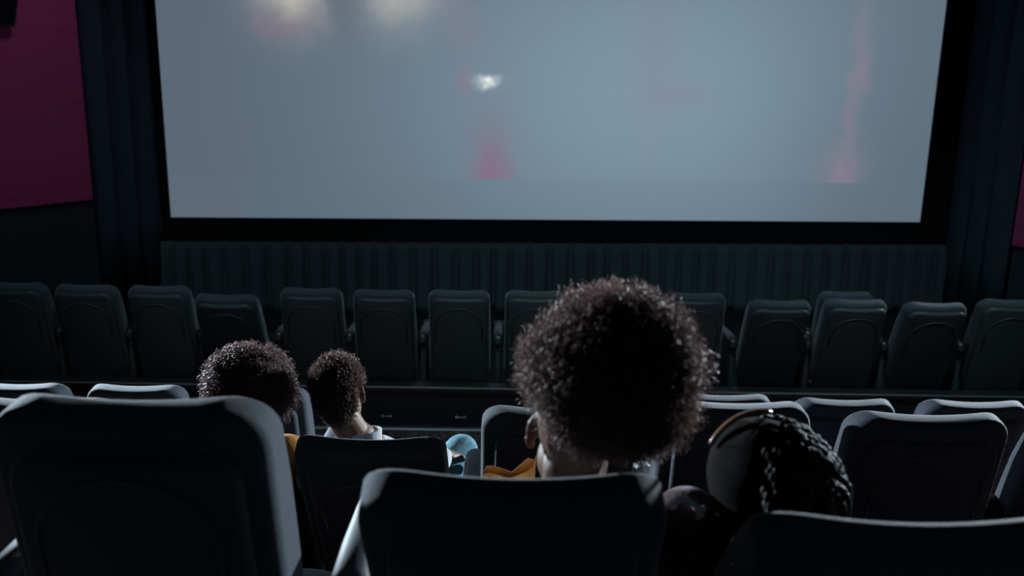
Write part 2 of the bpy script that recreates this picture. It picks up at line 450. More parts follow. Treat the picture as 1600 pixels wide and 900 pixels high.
# ------------------------------------------------------------------ cinema seat
def outline(wt, wb, z0, z1, rc, ins, dip, n=7):
    """rounded trapezoid in x,z; wt / wb half widths at top and bottom; constant point count"""
    rc = max(rc - ins, 0.006)
    za, zb = z0 + ins, z1 - ins
    ht, hb = wt - ins, wb - ins
    pts = []
    def arc(cx, cz, a0, a1):
        for k in range(n):
            a = a0 + (a1 - a0) * k / (n - 1)
            pts.append((cx + rc * math.cos(a), cz + rc * math.sin(a)))
    H = math.pi / 2
    arc(ht - rc, zb - rc, 0, H)
    for k in range(1, 8):
        pts.append(((ht - rc) * (1 - 2 * k / 8), zb))
    arc(-ht + rc, zb - rc, H, 2 * H)
    for k in range(1, 5):
        t = k / 5; pts.append((-(ht + (hb - ht) * t), zb - rc + (za - zb + 2 * rc) * t))
    arc(-hb + rc, za + rc, 2 * H, 3 * H)
    for k in range(1, 8):
        pts.append((-(hb - rc) * (1 - 2 * k / 8), za))
    arc(hb - rc, za + rc, 3 * H, 4 * H)
    for k in range(1, 5):
        t = k / 5; pts.append(((hb + (ht - hb) * t), za + rc + (zb - za - 2 * rc) * t))
    out = []
    for x, z in pts:
        f = max(0.0, 1 - (x / wt) ** 2)
        t = max(0.0, (z - z0) / (z1 - z0))
        out.append((x, z - dip * f * t ** 3))
    return out

def back_mesh(name, wt, wb, z0, z1, rc, yb, yf, re, dip, curve, bulge):
    """padded slab, back face at yb, front face at yf, edge radius re"""
    rings = []
    def ring(ins, y):
        rr = []
        for x, z in outline(wt, wb, z0, z1, rc, ins, dip):
            t = min(max((z - 0.30) / (z1 - 0.30), 0), 1)
            yy = y * (1 - 0.6 * t * t) if y > 0 else y     # the padding thins towards the top
            rr.append(Vector((x, yy + curve * x * x, z)))
        rings.append(rr)
    for ins in (0.15, 0.11, 0.08):
        ring(ins, yb - bulge * (ins - re) / 0.1)
    for k in range(8):
        a = math.pi / 2 * k / 7
        ring(re * (1 - math.sin(a)), yb + re * (1 - math.cos(a)))
    for k in range(8):
        a = math.pi / 2 * k / 7
        ring(re * (1 - math.cos(a)), yf - re * (1 - math.sin(a)))
    for ins in (0.08, 0.11, 0.15):
        ring(ins, yf + bulge * (ins - re) / 0.1)
    bm = bmesh.new(); loft(bm, rings)
    bmesh.ops.recalc_face_normals(bm, faces=bm.faces)
    me = bpy.data.meshes.new(name); bm.to_mesh(me); bm.free()
    return me

def bm_mesh(name, bm):
    bmesh.ops.recalc_face_normals(bm, faces=bm.faces)
    me = bpy.data.meshes.new(name); bm.to_mesh(me); bm.free(); me.shade_smooth()
    return me

PIVOT = {'A': 0.54, 'B': 0.52, 'C': 0.42, 'F': 0.42}     # rocking axis above the floor
SEATM = {}
def seat_meshes(kind, hw):
    d = {}
    zt = 0.60 if kind == 'F' else 0.578
    up_ = PIVOT[kind] - 0.42
    # back: coordinates relative to the rocking pivot
    d['back_cushion'] = back_mesh('back_cushion', hw, hw * 1.02, -0.16, zt, 0.085, -0.045, 0.085, 0.036 if kind == 'F' else 0.028, 0.012, 0.42, 0.006)
    d['back_shell'] = back_mesh('back_shell', hw - (.018 if kind == 'F' else .045), hw - (.014 if kind == 'F' else .035), -0.24, zt - (.042 if kind == 'F' else .065), 0.07, -0.078, -0.02, 0.022, 0.006, 0.42, 0.004)
    bm = bmesh.new()
    pts = []
    for k in range(19):
        a = math.pi * k / 18
        x = (hw - (.058 if kind == 'F' else .085)) * math.cos(a); z = 0.33 + 0.15 * math.sin(a)
        pts.append(Vector((x, -0.0805 + .42 * x * x, z)))
    pts = [Vector((pts[0].x, pts[0].y, .2))] + pts + [Vector((pts[-1].x, pts[-1].y, .2))]
    add_tube(bm, pts, 0.0045, 6)
    d['shell_rib'] = bm_mesh('shell_rib', bm)
    # seat cushion
    bm = bmesh.new()
    rings = []
    W, Y0, Y1 = hw + .005, .07, .55
    for z, ins in ((.32, .03), (.325, .012), (.345, 0), (.42, 0), (.45, .012), (.462, .035), (.466, .08)):
        rr = []
        for k in range(32):
            a = 2 * math.pi * k / 32
            c, s = math.cos(a), math.sin(a)
            ex = abs(c) ** .35 * (1 if c > 0 else -1); ey = abs(s) ** .35 * (1 if s > 0 else -1)
            rr.append(Vector((ex * (W - ins), (Y0 + Y1) / 2 + ey * ((Y1 - Y0) / 2 - ins), z - (.05 if up_ else 0) + (.02 if ey > 0 else 0) * max(ey, 0))))
        rings.append(rr)
    loft(bm, rings)
    d['seat_cushion'] = bm_mesh('seat_cushion', bm)
    # armrest: padded top on an upright panel, nose drooping at both ends
    bm = bmesh.new()
    rings = []
    path = [(-.045, .56, .020), (-.035, .595, .031), (-.01, .612, .036), (.10, .618, .038), (.25, .618, .038), (.36, .612, .038), (.41, .595, .034), (.425, .565, .022)]
    for y, z, hw_ in path:
        h = .024
        rings.append([Vector((hw_ * math.cos(a), y, z + h * math.sin(a) * (1.0 if math.sin(a) > 0 else 1.2))) for a in [2 * math.pi * k / 12 for k in range(12)]])
    loft(bm, rings)
    d['armrest'] = bm_mesh('armrest', bm)
    bm = bmesh.new(); add_box(bm, (-.02, -.02, -up_), (.02, .33, .59), .010)
    d['arm_panel'] = bm_mesh('arm_panel', bm)
    bm = bmesh.new()
    # cup holder ring at the front of the armrest
    ring = [[Vector((r * math.cos(a), .465 + r * math.sin(a), z)) for a in [2 * math.pi * k / 20 for k in range(20)]]
            for r, z in ((.036, .52), (.044, .522), (.046, .60), (.044, .612), (.038, .612), (.036, .60), (.034, .53))]
    loft(bm, ring)
    d['cup_holder'] = bm_mesh('cup_holder', bm)
    bm = bmesh.new()
    add_box(bm, (-.11, .06, 0), (.11, .40, .025), .008)
    add_box(bm, (-.07, .12, .02), (.07, .32, .33 - (.05 if up_ else 0)), .01)
    d['pedestal'] = bm_mesh('pedestal', bm)
    for k, mt in (('back_cushion', FABRIC), ('back_shell', SHELL if kind == 'F' else FABRIC), ('shell_rib', SHELL if kind == 'F' else FABRIC), ('seat_cushion', CUSHION),
                  ('armrest', PLASTIC if kind == 'F' else CUSHION if kind == 'B' else ARMPAD), ('arm_panel', SHELL if kind == 'F' else PLASTIC), ('cup_holder', PLASTIC), ('pedestal', PLASTIC)):
        d[k].materials.append(mt); d[k].shade_smooth()
    return d

def seat(kind, x, y, z, rec, label, group, hw, half=0.30, right=False, rz=0.0):
    key = (kind, hw)
    if key not in SEATM: SEATM[key] = seat_meshes(kind, hw)
    d = SEATM[key]
    e = empty('cinema_seat', (x, y, z), R(rz)); tag(e, label, 'seat', group)
    for k in ('back_cushion', 'back_shell'):
        o = bpy.data.objects.new(k, d[k]); COL.objects.link(o); o.parent = e
        o.location = (0, 0, PIVOT[kind]); o.rotation_euler.x = R(rec)
        if k == 'back_shell':
            rb = bpy.data.objects.new('shell_rib', d['shell_rib']); COL.objects.link(rb); rb.parent = o
    o = bpy.data.objects.new('seat_cushion', d['seat_cushion']); COL.objects.link(o); o.parent = e
    o = bpy.data.objects.new('pedestal', d['pedestal']); COL.objects.link(o); o.parent = e
    for s in ([-1, 1] if right else [-1]):   # cup holders only where the photograph shows them
        a = bpy.data.objects.new('armrest', d['armrest']); COL.objects.link(a); a.parent = e; a.location = (s * half, 0, PIVOT[kind] - .42)
        for k in (('arm_panel', 'cup_holder') if kind == 'F' else ('arm_panel',)):
            c = bpy.data.objects.new(k, d[k]); COL.objects.link(c); c.parent = a
    return e

# nearest row
GA = 'seats of the nearest row'
seat('A', -0.640, 1.41, FA, 10.5, 'large empty charcoal seat at lower left, nearest row, upright', GA, .238)
seat('A', 0.006, 1.41, FA, 29, 'charcoal seat in the nearest row directly behind the person with the afro', GA, .238)
seat('A', 0.605, 1.41, FA, 36, 'reclined charcoal seat at lower right behind the twist-haired person', GA, .238, .29)
# second row
GB = 'seats of the second row'
seat('B', -1.605, 2.745, FB, 11, 'second row seat peeking above the large empty seat at far left', GB, .262)
seat('B', -1.03, 2.745, FB, 24, 'second row seat hidden behind the large empty seat, holding the curly-haired person', GB, .24)
seat('B', -0.452, 2.745, FB, 29.5, 'dark seat with low top behind the short-haired man', GB, .245)
seat('B', 0.165, 2.745, FB, 12, 'empty seat left of the afro, lit along its left side', GB, .262)
seat('B', 0.775, 2.745, FB, 5, 'upright second row seat between the afro and the twists', GB, .262)
seat('B', 1.415, 2.745, FB, 12, 'wide empty seat in front of the reclined seat at lower right', GB, .268)
seat('B', 2.02, 2.745, FB, 16, 'second row seat cut off by the right edge of the frame', GB, .262, .30, True)
# third row with a gap left for wheelchairs
GC = 'seats of the third row'
seat('C', -2.50, 4.095, FC, 12, 'third row seat top at the far left edge, furthest left', GC, .245)
seat('C', -1.90, 4.095, FC, 12, 'third row seat top just left of the curly-haired person', GC, .245)
seat('C', -1.275, 4.095, FC, 12, 'third row seat beyond the curly hair, its right edge showing', GC, .245, .30, True)
seat('C', 1.08, 4.095, FC, 12, 'third row seat hidden beyond the upright second row seat', GC, .25)
seat('C', 1.69, 4.095, FC, 15, 'third row seat top right of the twist-haired person', GC, .25)
seat('C', 2.345, 4.095, FC, 15, 'third row seat top at the right edge behind the wide empty seat', GC, .265, .31, True)
# front row beyond the low wall
GF = 'front row seats below the screen'
FX = [(-3.83, 10, 'leftmost front row seat, cut by the left edge of the frame'),
      (-3.275, 12, 'second front row seat from the left'),
      (-2.715, 12, 'third front row seat from the left'),
      (-2.165, 24, 'fourth front row seat from the left, leaning back lower than its neighbours'),
      (-1.545, 12, 'fifth front row seat from the left, beyond the gap between the couple'),
      (-0.985, 13, 'sixth front row seat from the left, beyond the short-haired man'),
      (-0.405, 11.5, 'seventh front row seat from the left, fully in view beside the afro'),
      (0.185, 10, 'front row seat half covered by the left side of the afro'),
      (0.78, 12, 'front row seat covered by the afro'),
      (1.415, 9.5, 'front row seat emerging from the right side of the afro, arched ridge showing'),
      (2.04, 20, 'reclined front row seat, second to the right of the afro'),
      (2.63, 17, 'front row seat third from the right edge, another seat peeking behind it'),
      (3.225, 20, 'reclined front row seat, second from the right edge'),
      (3.83, 12.5, 'rightmost front row seat, cut by the right edge of the frame')]
for i, (x, rec, lab) in enumerate(FX):
    seat('F', x, 6.33, 0.0, rec, 'dark ' + lab, GF, .236, .29, i == len(FX) - 1)
seat('F', 2.99, 7.33, -0.19, 9, 'dark seat one row further forward, only its top showing above a front row seat', 'seats beyond the front row', .236, .29, True)

# ------------------------------------------------------------------ people
def ell(bm, c, r, rot=None, u=16, v=10):
    mt = Matrix.Translation(Vector(c)) @ (rot.to_matrix().to_4x4() if rot else Matrix.Identity(4)) @ Matrix.Diagonal((*r, 1))
    bmesh.ops.create_uvsphere(bm, u_segments=u, v_segments=v, radius=1.0, matrix=mt)

def cone(bm, p, q, r1, r2, side=None, flat=1.0, n=14):
    """tapered capsule; cross-section stretched by 'flat' along 'side'"""
    p, q = Vector(p), Vector(q); t = (q - p).normalized()
    s = Vector(side) if side is not None else t.orthogonal()
    s = (s - t * s.dot(t)).normalized(); c = t.cross(s)
    rings = []
    def ring(o, r):
        rings.append([o + s * (math.cos(a) * r * flat) + c * (math.sin(a) * r) for a in [2 * math.pi * k / n for k in range(n)]])
    for k in range(1, 6):
        a = math.pi / 2 * (1 - k / 5); ring(p - t * math.sin(a) * r1, max(r1 * math.cos(a), .0005))
    for k in range(1, 4):
        f = k / 4; ring(p.lerp(q, f), r1 + (r2 - r1) * f)
    for k in range(0, 5):
        a = math.pi / 2 * k / 5; ring(q + t * math.sin(a) * r2, r2 * math.cos(a))
    loft(bm, rings)

def remesh(name, bm, voxel, material, parent, smooth=4):
    bmesh.ops.recalc_face_normals(bm, faces=bm.faces)
    me = bpy.data.meshes.new(name + '_src'); bm.to_mesh(me); bm.free()
    o = bpy.data.objects.new(name, me); COL.objects.link(o)
    md = o.modifiers.new('r', 'REMESH'); md.mode = 'VOXEL'; md.voxel_size = voxel
    s = o.modifiers.new('s', 'SMOOTH'); s.iterations = smooth; s.factor = 0.5
    dg = bpy.context.evaluated_depsgraph_get(); dg.update()
    nm = bpy.data.meshes.new_from_object(o.evaluated_get(dg))
    bpy.data.objects.remove(o); bpy.data.meshes.remove(me)
    nm.name = name
    nm.materials.clear()
    return link(name, nm, material, parent)

def head_shapes(bm, H):
    """face towards +y, centre at eye level; H places the head"""
    tmp = bmesh.new()
    ell(tmp, (0, -.012, .030), (.076, .096, .086))            # cranium
    ell(tmp, (0, .018, -.030), (.063, .070, .080))            # face
    ell(tmp, (0, .048, -.088), (.036, .034, .026))            # chin
    for s in (-1, 1):
        ell(tmp, (s * .046, .008, -.060), (.020, .046, .036)) # jaw
        ell(tmp, (s * .040, .066, -.022), (.022, .018, .018)) # cheek
        ell(tmp, (s * .028, .080, .020), (.024, .010, .008))  # brow
        ell(tmp, (s * .011, .096, -.034), (.009, .010, .008)) # nostril
        # ear: a tilted shell with a raised rim and a lobe
        b0 = Vector((s * .073, .002, -.003)); e1 = Vector((s * .56, -.83, 0)).normalized()
        rot = Euler((0, 0, math.atan2(e1.y, e1.x)))
        ell(tmp, b0 + e1 * .012, (.019, .0065, .028), rot)
        for k in range(13):
            a = R(-105) + R(215) * k / 12
            ell(tmp, b0 + e1 * (.010 + .018 * math.cos(a)) + Vector((0, 0, .029 * math.sin(a) - (.004 if a < 0 else 0))), (.0058, .0058, .0062), None, 8, 6)
        ell(tmp, b0 + e1 * .008 + Vector((0, 0, -.032)), (.009, .006, .009), rot)
    cone(tmp, (0, .084, .014), (0, .104, -.030), .008, .012)  # nose
    ell(tmp, (0, .082, -.058), (.025, .012, .007)); ell(tmp, (0, .080, -.069), (.022, .012, .008))  # lips
    bmesh.ops.transform(tmp, matrix=H, verts=tmp.verts)
    m_ = bpy.data.meshes.new('t'); tmp.to_mesh(m_); tmp.free(); bm.from_mesh(m_); bpy.data.meshes.remove(m_)

def hand_shapes(bm, wrist, d, n, thumb_side, curl):
    """palm and five fingers; d along the hand, n out of the back of the hand"""
    wrist = Vector(wrist); d = Vector(d).normalized(); n = Vector(n); n = (n - d * n.dot(d)).normalized()
    s = d.cross(n) * thumb_side
    cone(bm, wrist, wrist + d * .03, .023, .024, s, 1.15)
    cone(bm, wrist + d * .03, wrist + d * .075, .017, .015, s, 2.3)
    for k, (off, L) in enumerate(((.028, .072), (.010, .080), (-.009, .074), (-.027, .058))):
        p = wrist + d * (.088 - abs(off) * .15) + s * off
        a = 0.0; q = p; rr = .0088
        for j, f in enumerate((.45, .32, .26)):
            a += curl * (.55 if j == 0 else .8)
            dd = d * math.cos(a) - n * math.sin(a)
            q2 = q + dd * L * f
            cone(bm, q, q2, rr, rr * .92, None, 1, 10); q = q2; rr *= .92
    p = wrist + d * .03 + s * .030; q = p + (s * .65 + d * .75 - n * .2).normalized() * .036
    cone(bm, p, q, .011, .0095); cone(bm, q, q + (d * .9 - n * .35 + s * .1).normalized() * .03, .0095, .008)

def person(label, J, skin, top_mat, leg_mat, sleeve=1.0, collar=None):
    """J: joints in world space. returns the root"""
    base = Vector((J['hip'][0], J['hip'][1], J['floor']))
    e = empty('person', (0, 0, 0)); tag(e, label, 'person', 'people in the audience')
    V = {k: Vector(v) for k, v in J.items() if isinstance(v, tuple)}
    H = Matrix.Translation(V['head']) @ Euler((R(J['pitch']), R(J['roll']), R(J['yaw'])), 'ZXY' if False else 'XYZ').to_matrix().to_4x4()
    X = (V['shR'] - V['shL']).normalized()
    hipw = Vector((.085, 0, 0))
    chest = V['neck'].lerp(V['hip'], .32); waist = V['neck'].lerp(V['hip'], .68)
    def torso(bm, g, low=True):
        cone(bm, V['neck'] + (V['hip'] - V['neck']).normalized() * .10, chest, .072 + g, .098 + g, X, 1.45)
        cone(bm, chest, waist, .100 + g, .098 + g, X, 1.42)
        cone(bm, waist, V['hip'], .098 + g, .105 + g, (1, 0, 0), 1.42)
        for s in ('shL', 'shR'):
            cone(bm, V['neck'] + (V['hip'] - V['neck']).normalized() * .065, V[s], .044 + g, .052 + g)
            cone(bm, V[s], chest.lerp(V[s], .35), .056 + g, .07 + g)
    def arm(bm, s, g, f=1.0):
        cone(bm, V['sh' + s], V['el' + s], .050 + g, .040 + g)
        cone(bm, V['el' + s], V['el' + s].lerp(V['wr' + s], f), .041 + g, .041 + g - (.014 * f))
    def legs(bm, g):
        for s, k in (('L', -1), ('R', 1)):
            cone(bm, V['hip'] + hipw * k, V['kn' + s], .082 + g, .060 + g)
            cone(bm, V['kn' + s], V['an' + s].lerp(V['kn' + s], .06), .058 + g, .042 + g)
        cone(bm, V['hip'] - hipw, V['hip'] + hipw, .10 + g, .10 + g)
    bm = bmesh.new()
    head_shapes(bm, H)
    nk = H @ Vector((0, -.035, -.055))
    cone(bm, nk, V['neck'], .054, .058); cone(bm, V['neck'], V['neck'].lerp(chest, .3), .06, .08, X, 1.2)
    torso(bm, 0)
    for s in 'LR':
        arm(bm, s, 0)
        d = V['hd' + s]; hand_shapes(bm, V['wr' + s], d, V['hn' + s], 1 if s == 'L' else -1, J['curl' + s])
    legs(bm, 0)
    for s in 'LR':
        cone(bm, V['an' + s], V['an' + s] + Vector((0, .13, -.045)), .035, .03)
    remesh('body', bm, .0055, skin, e, 3)
    for s in (-1, 1):
        bm = bmesh.new(); ell(bm, (0, 0, 0), (.0125, .0125, .0125))
        o = from_bm('eye', bm, EYE, e); o.matrix_world = H @ Matrix.Translation((s * .031, .0725, .004))
    # top
    bm = bmesh.new(); torso(bm, .012)
    for s in 'LR': arm(bm, s, .012, sleeve)
    top = remesh('top', bm, .008, top_mat, e, 5)
    bm = bmesh.new(); legs(bm, .013); remesh('trousers', bm, .008, leg_mat, e, 5)
    for s in 'LR':
        bm = bmesh.new(); a = V['an' + s]
        zf = J['floor']
        rings = []
        for y, hw_, h in ((-.06, .022, .06), (-.05, .033, .085), (-.01, .038, .10), (.05, .040, .085), (.11, .046, .065), (.17, .044, .05), (.205, .026, .03)):
            rings.append([Vector((a.x + hw_ * math.cos(t) * (1 if math.sin(t) > -.9 else .9), a.y + y, zf + .002 + h / 2 + h / 2 * math.sin(t))) for t in [2 * math.pi * k / 14 for k in range(14)]])
        loft(bm, rings); from_bm('shoe', bm, SHOE, e)
    return e, H, V, top

def strands(name, roots, dirs, length, rad, curl_r, turns, segs, material, parent, core=None, droop=0.0, seed=1, frizz=0.25):
    """real curled strands: one three-sided tube each, all in one mesh; core = a closed lump under them"""
    g = np.random.default_rng(seed)
    roots = np.asarray(roots, float); N = len(roots)
    d = np.asarray(dirs, float) + g.normal(0, frizz, (N, 3)); d /= np.linalg.norm(d, axis=1)[:, None]
    L = np.asarray(length, float) * np.ones(N)
    ref = g.normal(size=(N, 3)); u = np.cross(d, ref); u /= np.linalg.norm(u, axis=1)[:, None]
    v = np.cross(d, u)
    t = np.linspace(0, 1, segs + 1)
    ph = g.uniform(0, 2 * np.pi, N)
    cr = curl_r * g.uniform(.6, 1.4, N)
    tn = turns * g.uniform(.7, 1.3, N)
    ang = ph[:, None] + 2 * np.pi * tn[:, None] * t[None]
    amp = cr[:, None] * np.minimum(t * 3, 1)[None]
    P = roots[:, None] + d[:, None] * (L[:, None] * t[None])[..., None] \
        + u[:, None] * (amp * np.cos(ang))[..., None] + v[:, None] * (amp * np.sin(ang))[..., None]
    P[..., 2] -= droop * (t[None] ** 2) * L[:, None]
    rr = rad * (1 - .55 * t ** 2)
    T = np.gradient(P, axis=1); T /= np.linalg.norm(T, axis=2)[..., None] + 1e-9
    a = np.cross(T, d[:, None] + .01); a /= np.linalg.norm(a, axis=2)[..., None] + 1e-9
    b = np.cross(T, a)
    S = 3
    V = np.stack([P + rr[None, :, None] * (a * math.cos(2 * math.pi * k / S) + b * math.sin(2 * math.pi * k / S)) for k in range(S)], axis=2)
    V = V.reshape(-1, 3)
    i = np.arange(N)[:, None, None] * (segs + 1) * S
    j = np.arange(segs)[None, :, None] * S
    k = np.arange(S)[None, None, :]; k2 = (k + 1) % S
    Q = np.stack([i + j + k, i + j + k2, i + j + S + k2, i + j + S + k], axis=-1).reshape(-1, 4)
    if core is not None:
        cv, cq = core
        Q = np.concatenate([Q, np.asarray(cq) + len(V)]); V = np.concatenate([V, cv])
    me = np_mesh(name, V, Q)
    return link(name, me, material, parent)

def core_mesh(c, r, mask=None, nu=48, nv=28, bump=0.05, seed=3, f=None):
    g = np.random.default_rng(seed)
    ph = g.uniform(0, 6.28, 12); fr = g.integers(2, 9, (12, 2))
    V = []; 
    for a in range(nv + 1):
        th = math.pi * a / nv
        for b in range(nu):
            p = 2 * math.pi * b / nu
            s = 1 + bump * sum(math.sin(fr[q][0] * p + ph[q]) * math.sin(fr[q][1] * th + ph[q]) for q in range(12)) / 3
            n = np.array([math.sin(th) * math.cos(p), math.sin(th) * math.sin(p), math.cos(th)])
            x = n * np.array(r) * s
            if f: x = f(x, n)
            V.append(np.array(c) + x)
    Q = [(a * nu + b, (a + 1) * nu + b, (a + 1) * nu + (b + 1) % nu, a * nu + (b + 1) % nu) for a in range(nv) for b in range(nu)]
    return np.array(V), Q

def sphere_dirs(n, seed):
    g = np.random.default_rng(seed); v = g.normal(size=(n, 3)); return v / np.linalg.norm(v, axis=1)[:, None]

# ---- person with the afro, in the nearest row
P1, H1, V1, top1 = person('person with a big round dark afro leaning right in nearest row, white top', dict(
    floor=FA, hip=(0.0, 1.64, 1.315), neck=(0.118, 1.435, 1.670), head=(0.122, 1.425, 1.818), pitch=6, roll=6, yaw=-4,
    shL=(-0.045, 1.45, 1.608), shR=(0.220, 1.465, 1.575), elL=(-0.17, 1.56, 1.38), wrL=(-0.10, 1.76, 1.46), elR=(0.215, 1.62, 1.37), wrR=(0.16, 1.83, 1.42),
    hdL=(.45, .8, -.15), hnL=(-.5, .3, .8), curlL=.7, hdR=(-.2, .9, -.2), hnR=(.1, .2, 1), curlR=.35,
    knL=(-0.12, 2.06, 1.315), knR=(0.13, 2.06, 1.315), anL=(-0.12, 2.10, .88), anR=(0.13, 2.10, .88)), SKIN, WHITE, DARKPANT, .15)
def afro():
    c = np.array((0.178, 1.395, 1.944)); r = np.array((.168, .168, .162))
    n = sphere_dirs(17000, 7)
    Hi = np.array(H1.inverted())
    loc = n @ Hi[:3, :3].T
    keep = ~((loc[:, 1] > .45) & (loc[:, 2] < .45)) & ~((loc[:, 2] < -.72) & (loc[:, 0] < .2)) & ~((loc[:, 2] < -.55) & (loc[:, 0] < -.42) & (loc[:, 1] > -.4)) & (loc[:, 2] > -.92)
    n = n[keep]
    g = np.random.default_rng(11)
    # lumps: clusters of longer and shorter curls
    cl = sphere_dirs(230, 5); ln = g.uniform(.0, 1, 230)
    idx = np.argmax(n @ cl.T, axis=1); near = np.max(n @ cl.T, axis=1)
    lump = ln[idx] * .62 + (near - .955) / .045 * .38
    out = .775 + .285 * np.clip(lump, 0, 1)
    st = c + n * r * (out - .34)[:, None]
    def f(x, nn):
        l = Hi[:3, :3] @ nn
        k = .70
        if l[1] > .4: k = .58
        if l[2] < -.5: k = .66
        if l[2] < -.25 and l[0] < -.35: k = .55
        return x * k
    return strands('hair', st, n, .056 * g.uniform(.7, 1.30, len(n)), .0011, .0050, 3.0, 14, HAIR_A, P1, core_mesh(c, r, f=f, bump=.04), seed=2, frizz=.38)
afro()

# ---- man with short hair, second row
P2, H2, V2, top2 = person('man with short curly dark hair and bare neck, white shirt and light jeans', dict(
    floor=FB, hip=(-0.46, 2.95, .835), neck=(-0.545, 2.775, 1.235), head=(-0.598, 2.765, 1.402), pitch=4, roll=-6, yaw=1,
    shL=(-0.700, 2.775, 1.075), shR=(-0.375, 2.775, 1.115), elL=(-0.73, 2.93, .90), wrL=(-0.58, 3.13, 1.02), elR=(-0.285, 2.90, 1.00), wrR=(-0.262, 3.065, 1.045),
    hdL=(.4, .8, -.2), hnL=(-.3, .2, 1), curlL=.4, hdR=(.45, .85, -.30), hnR=(.3, .25, 1), curlR=.25,
    knL=(-0.52, 3.36, .85), knR=(-0.203, 3.27, .975), anL=(-0.52, 3.40, .40), anR=(-0.215, 3.36, .41)), SKIN, WHITE, JEANS, .95)
def short_hair():
    n = sphere_dirs(11000, 21)
    keep = (n[:, 2] > -.90) & ~((n[:, 1] > .50) & (n[:, 2] < .45)) & ~((np.abs(n[:, 0]) > .45) & (n[:, 2] < .16) & (n[:, 1] > -.50))
    n = n[keep]
    c = np.array((0, -.014, .024)); r = np.array((.080, .100, .098))
    g = np.random.default_rng(8)
    cl = sphere_dirs(420, 77); jit = g.uniform(0, 1, 420)[np.argmax(n @ cl.T, axis=1)]
    p = c + n * r * .98
    p[:, 2] -= np.where(n[:, 2] < 0, .034 * n[:, 2] ** 2, 0)
    M = np.array(H2)
    wp = p @ M[:3, :3].T + M[:3, 3]; wd = n @ M[:3, :3].T
    ln = .014 + .014 * np.clip(n[:, 2], 0, 1) + .014 * jit
    def f(x, nn):
        k = 1.03
        if nn[2] < 0 and nn[1] < .2: x = x - np.array((0, 0, .034 * nn[2] ** 2))
        if nn[2] < -.85 or (nn[1] > .5 and nn[2] < .5) or (abs(nn[0]) > .45 and nn[2] < .15 and nn[1] > -.45): k = .82
        return x * k
    cv, cq = core_mesh(c, r, f=f, bump=.01)
    cv = cv @ M[:3, :3].T + M[:3, 3]
    strands('hair', wp, wd, ln * g.uniform(.7, 1.25, len(n)), .0014, .0036, 1.5, 8, HAIR_C, P2, (cv, cq), seed=5, frizz=.4)
short_hair()
# shirt collar
bm = bmesh.new()
rings = []
for rr, zz in ((.070, -.022), (.072, .022), (.068, .026), (.066, .018), (.064, -.022)):
    ring = []
    for k in range(28):
        a = 2 * math.pi * k / 28
        ring.append(V2['neck'] + Vector((rr * 1.12 * math.cos(a) + .010, rr * math.sin(a) + .004, zz + .010 * math.cos(a) - .010 * math.sin(a))))
    rings.append(ring)
loft(bm, rings, False, False)
from_bm('collar', bm, WHITE, P2)

# ---- person with curly hair, second row left
P3, H3, V3, top3 = person('person with chin-length dark curly hair and mustard jacket, leaning towards the man', dict(
    floor=FB, hip=(-1.02, 2.95, .835), neck=(-0.945, 2.785, 1.245), head=(-0.912, 2.775, 1.415), pitch=4, roll=9, yaw=-12,
    shL=(-1.11, 2.80, 1.165), shR=(-0.80, 2.80, 1.165), elL=(-1.20, 2.93, .90), wrL=(-1.08, 3.15, .95), elR=(-0.79, 2.95, .90), wrR=(-0.90, 3.16, .95),
    hdL=(.3, .9, -.2), hnL=(-.2, .2, 1), curlL=.4, hdR=(-.3, .9, -.2), hnR=(.2, .2, 1), curlR=.4,
    knL=(-1.12, 3.37, .835), knR=(-0.92, 3.37, .835), anL=(-1.12, 3.42, .40), anR=(-0.92, 3.42, .40)), SKIN2, MUSTARD, DARKPANT, .95)
def curly():
    c = np.array((-.908, 2.755, 1.442)); r = np.array((.165, .155, .152))
    n = sphere_dirs(5600, 31)
    keep = ~((n[:, 1] > .55) & (n[:, 2] < .4)) & (n[:, 2] > -.97)
    n = n[keep]
    g = np.random.default_rng(12)
    cl = sphere_dirs(120, 15); ln = g.uniform(0, 1, 120)
    sim = n @ cl.T; idx = np.argmax(sim, axis=1)
    out = .88 + .12 * ln[idx]
    # parting line running back over the crown
    out -= .09 * np.exp(-((n[:, 0] - .18) / .07) ** 2) * (n[:, 2] > .3)
    st = c + n * r * (out - .24)[:, None]
    d = n.copy(); d[:, 2] -= .35
    def f(x, nn):
        k = .80
        if nn[1] > .5: k = .55
        return x * k
    strands('hair', st, d, .050 * g.uniform(.7, 1.35, len(n)), .0017, .0064, 2.2, 14, HAIR_B, P3, core_mesh(c, r, f=f, bump=.05), droop=.3, seed=9, frizz=.30)
curly()

